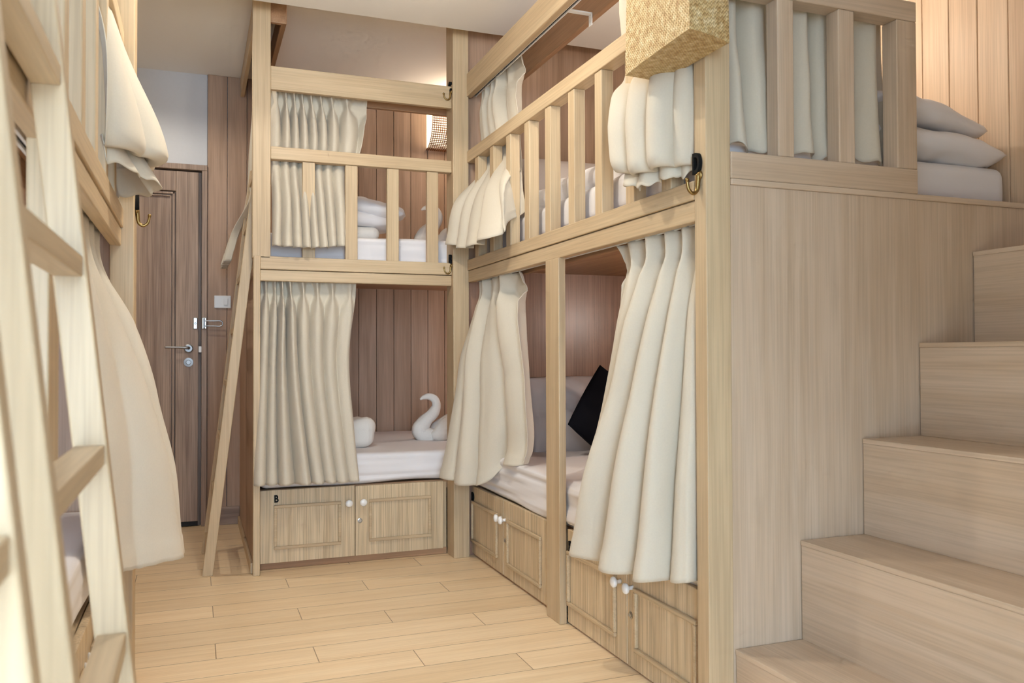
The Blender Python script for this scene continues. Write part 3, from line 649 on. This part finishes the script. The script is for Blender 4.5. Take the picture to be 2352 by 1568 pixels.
def track(label, b, axis, ends):
    t = thing('curtain_track', label, 'curtain track', ((b[0] + b[1]) / 2, (b[2] + b[3]) / 2, b[4]))
    bm = bmesh.new(); x0, x1, y0, y1, z0, z1 = b
    if axis == 'y': add_box(bm, x0, x0 + .006, y0, y1, z0, z1, .001); add_box(bm, x1 - .006, x1, y0, y1, z0, z1, .001)
    else: add_box(bm, x0, x1, y0, y0 + .006, z0, z1, .001); add_box(bm, x0, x1, y1 - .006, y1, z0, z1, .001)
    link('rail', bm, 'white_plastic', t)
    bm = bmesh.new()
    if axis == 'y': add_box(bm, x0 + .006, x1 - .006, y0, y1, z0 + .006, z1, 0)
    else: add_box(bm, x0, x1, y0 + .006, y1 - .006, z0 + .006, z1, 0)
    link('slot', bm, 'dark_gap', t)
    for e in ends:
        bm = bmesh.new()
        if axis == 'y':
            add_box(bm, x1 - .004, e[0], e[1] - .013, e[1] + .013, z1 - .012, z1 - .006, .002); add_box(bm, e[0] - .004, e[0], e[1] - .013, e[1] + .013, z1 - .055, z1 - .006, .003)
            for q in (.022, .042): add_lathe(bm, [(.0035, 0), (.0025, .0015)], (e[0] - .004, e[1], z1 - q), (-1, 0, 0), 10)
        else: add_box(bm, e[0] - .035, e[0] + .035, y0 - .002, y1 + .002, z0 - .003, z0 + .001, .001)
        link('bracket', bm, 'white_plastic', t)
track('white curtain track under the top rail of the right bunk', (1.296, 1.318, 1.93, 3.95, 2.296, 2.318), 'y', [(1.42, 2.86), (1.42, 2.1)])
track('white curtain track above the lower right bed', (1.304, 1.324, 1.93, 3.95, 1.364, 1.382), 'y', [])
track('white curtain track above the far lower bed', (.29, .80, 4.012, 4.03, 1.352, 1.37), 'x', [(.765, 0)])
track('white curtain track above the lower left bed, between the ladder stiles', (-.29, -.27, .35, 2.79, 1.365, 1.385), 'y', [])

# ------------------------------------------------------------------ rattan wall lamp
t = thing('wall_lamp', 'woven rattan wall lamp glowing above the far upper bed', 'wall lamp', (1.62, 5.2, 2.5))
cy, cz, R, x0, x1 = 5.232, 2.50, .165, 1.40, 1.84
bm = bmesh.new(); N = 20
A = [(math.pi * (k / N)) for k in range(N + 1)]
pr = [(cy - (R - .012) * math.sin(a), cz - (R - .012) * math.cos(a)) for a in A]
v0 = [bm.verts.new((x0 + .004, p[0], p[1])) for p in pr]; v1 = [bm.verts.new((x1 - .004, p[0], p[1])) for p in pr]
for k in range(N): bm.faces.new((v0[k], v0[k + 1], v1[k + 1], v1[k]))
bm.faces.new(v0); bm.faces.new(v1[::-1]); link('liner', bm, 'lamp_liner', t)
bm = bmesh.new()
for k in range(0, 37):
    a = math.pi * k / 36; y, z = cy - R * math.sin(a), cz - R * math.cos(a); add_box(bm, x0, x1, y - .0022, y + .0022, z - .0026, z + .0026, 0)
x = x0
while x <= x1 + .001:
    P = [(x, cy - (R + .003) * math.sin(math.pi * k / 24), cz - (R + .003) * math.cos(math.pi * k / 24)) for k in range(25)]
    add_tube(bm, P, [.0026] * 25, 4, 25); x += .0135
link('lattice', bm, 'rattan', t)

# ------------------------------------------------------------------ woven basket on the stairs post
t = thing('woven_basket', 'woven straw basket hanging at the top from the post beside the stairs', 'basket', (1.185, 1.9, 1.785))
B0 = [(1.130, 2.062), (1.112, 1.708), (1.258, 1.752), (1.257, 2.076)]
cx, cy_ = sum(p[0] for p in B0) / 4, sum(p[1] for p in B0) / 4
bm = bmesh.new(); uv = bm.loops.layers.uv.new('UVMap'); lv = []; NZ = 12; NS = 12
for i in range(NZ + 1):
    z = 1.785 + .36 * i / NZ; k = 1 - .06 * i / NZ; ring = []
    for e in range(4):
        a, b = B0[e], B0[(e + 1) % 4]
        for j in range(NS):
            f = j / NS; px, py = a[0] + (b[0] - a[0]) * f, a[1] + (b[1] - a[1]) * f
            nx_, ny_ = px - cx, py - cy_; bul = 1 + .03 * math.sin(math.pi * f) * math.sin(math.pi * min(1, i / NZ + .15))
            if e == 2: bul = 1
            X_ = cx + nx_ * k * bul; X_ = min(X_, 1.262)
            zz = z + (.002 * math.sin(math.pi * f) if i == 0 else 0)
            ring.append(bm.verts.new((X_, cy_ + ny_ * (k + .0) * (bul if e != 0 else 1), zz)))
    lv.append(ring)
n4 = 4 * NS; per = 0
for i in range(NZ):
    for q in range(n4):
        f = bm.faces.new((lv[i][q], lv[i][(q + 1) % n4], lv[i + 1][(q + 1) % n4], lv[i + 1][q]))
        w = .36 if (q // NS) % 2 == 0 else .15
        u0 = (q // NS) * .5 + (q % NS) / NS * w; u1 = u0 + w / NS
        for lp, c in zip(f.loops, ((u0, i * .03), (u1, i * .03), (u1, (i + 1) * .03), (u0, (i + 1) * .03))): lp[uv].uv = c
f = bm.faces.new(lv[0][::-1])
for lp in f.loops: lp[uv].uv = (lp.vert.co.x, lp.vert.co.y)
o = link('basket_body', bm, 'weave', t, smooth=False)
md = o.modifiers.new('wall', 'SOLIDIFY'); md.thickness = .004
bm = bmesh.new()
add_tube(bm, [(1.235, 1.80, 2.10), (1.235, 1.84, 2.24), (1.25, 1.90, 2.32), (1.235, 1.96, 2.24), (1.235, 2.0, 2.10)], [.008] * 5, 8, 40); link('handle', bm, 'rattan', t, smooth=True)

# ------------------------------------------------------------------ light
def lamp(name, typ, loc, power, col, size=.05, rot=None, **k):
    L = bpy.data.lights.new(name, typ); L.energy = power; L.color = col
    if typ in ('POINT', 'SPOT'): L.shadow_soft_size = size
    if typ == 'AREA': L.shape = 'RECTANGLE'; L.size, L.size_y = size
    for a, b in k.items(): setattr(L, a, b)
    o = bpy.data.objects.new(name, L); COL.objects.link(o); o.location = loc
    if rot: o.rotation_euler = [math.radians(a) for a in rot]
    return o
WARM = (1.0, .94, .83)
lamp('ceiling_spot', 'SPOT', (.45, 2.45, 2.555), 40, WARM, .03, (0, 0, 0), spot_size=math.radians(152), spot_blend=.12)
lamp('ceiling_spot', 'SPOT', (.80, 1.60, 2.555), 4, WARM, .03, (0, 0, 0), spot_size=math.radians(152), spot_blend=.12)
lamp('ceiling_fill', 'POINT', (.50, 2.80, 2.36), 9, WARM, .04)  # fill added to brighten the ceiling, no fixture of its own
lamp('entry_light', 'SPOT', (-.45, 4.25, 2.66), 27, WARM, .03, (0, 0, 0), spot_size=math.radians(160), spot_blend=.3)
lamp('window_daylight', 'AREA', (-.3, -2.25, 1.3), 165, (.56, .77, 1.0), (1.6, 2.0), (90, 0, 0))
lamp('pod_light', 'POINT', (2.42, 2.75, 1.22), 7.5, (1, .92, .86), .05)
lamp('pod_light', 'POINT', (2.0, 2.55, 2.25), 8.5, (1, .92, .82), .05)
lamp('pod_light', 'POINT', (2.1, 4.6, 1.15), 6, (1, .92, .86), .05)  # fill added to lift the dark inside of the far lower bed
lamp('pod_light', 'POINT', (-1.1, 1.6, 1.15), 4, (1, .90, .82), .05)  # fill added to brighten the lower left bed
lamp('rattan_bulb', 'POINT', (1.62, 4.98, 2.5), 6.5, (1, .82, .62), .08)
w = bpy.data.worlds.new('world'); SC.world = w; w.use_nodes = True
bg = w.node_tree.nodes['Background']; bg.inputs[0].default_value = (.75, .85, 1, 1); bg.inputs[1].default_value = 1.0

# ------------------------------------------------------------------ camera
def camera():
    yaw, pit, rol = .36414544, .01591951, .00341531; F = 1908.6
    f = Vector((math.sin(yaw) * math.cos(pit), math.cos(yaw) * math.cos(pit), math.sin(pit)))
    r = Vector((math.cos(yaw), -math.sin(yaw), 0)); d = -(r.cross(f)); c, s = math.cos(rol), math.sin(rol)
    x = r * c + d * s; dn = -r * s + d * c
    cam = bpy.data.cameras.new('camera'); o = bpy.data.objects.new('camera', cam); COL.objects.link(o)
    M = Matrix((x, -dn, -f)).transposed().to_4x4(); M.translation = (0, 0, 1.0); o.matrix_world = M
    cam.sensor_width = 36; cam.lens = F * 36 / 2352; cam.clip_start = .02
    cam.dof.use_dof = True; cam.dof.focus_distance = 3.2; cam.dof.aperture_fstop = 5.6
    SC.camera = o
camera()
vs = SC.view_settings; SC.display_settings.display_device = 'sRGB'
vs.view_transform = 'Standard'; vs.look = 'None'; vs.gamma = 1; vs.use_curve_mapping = False; vs.exposure = .42
SC.cycles.use_denoising = True; SC.cycles.max_bounces = 7; SC.cycles.diffuse_bounces = 5; SC.cycles.glossy_bounces = 3; SC.cycles.use_adaptive_sampling = True; SC.cycles.adaptive_threshold = .08; SC.cycles.adaptive_min_samples = 12; SC.cycles.caustics_reflective = False; SC.cycles.caustics_refractive = False
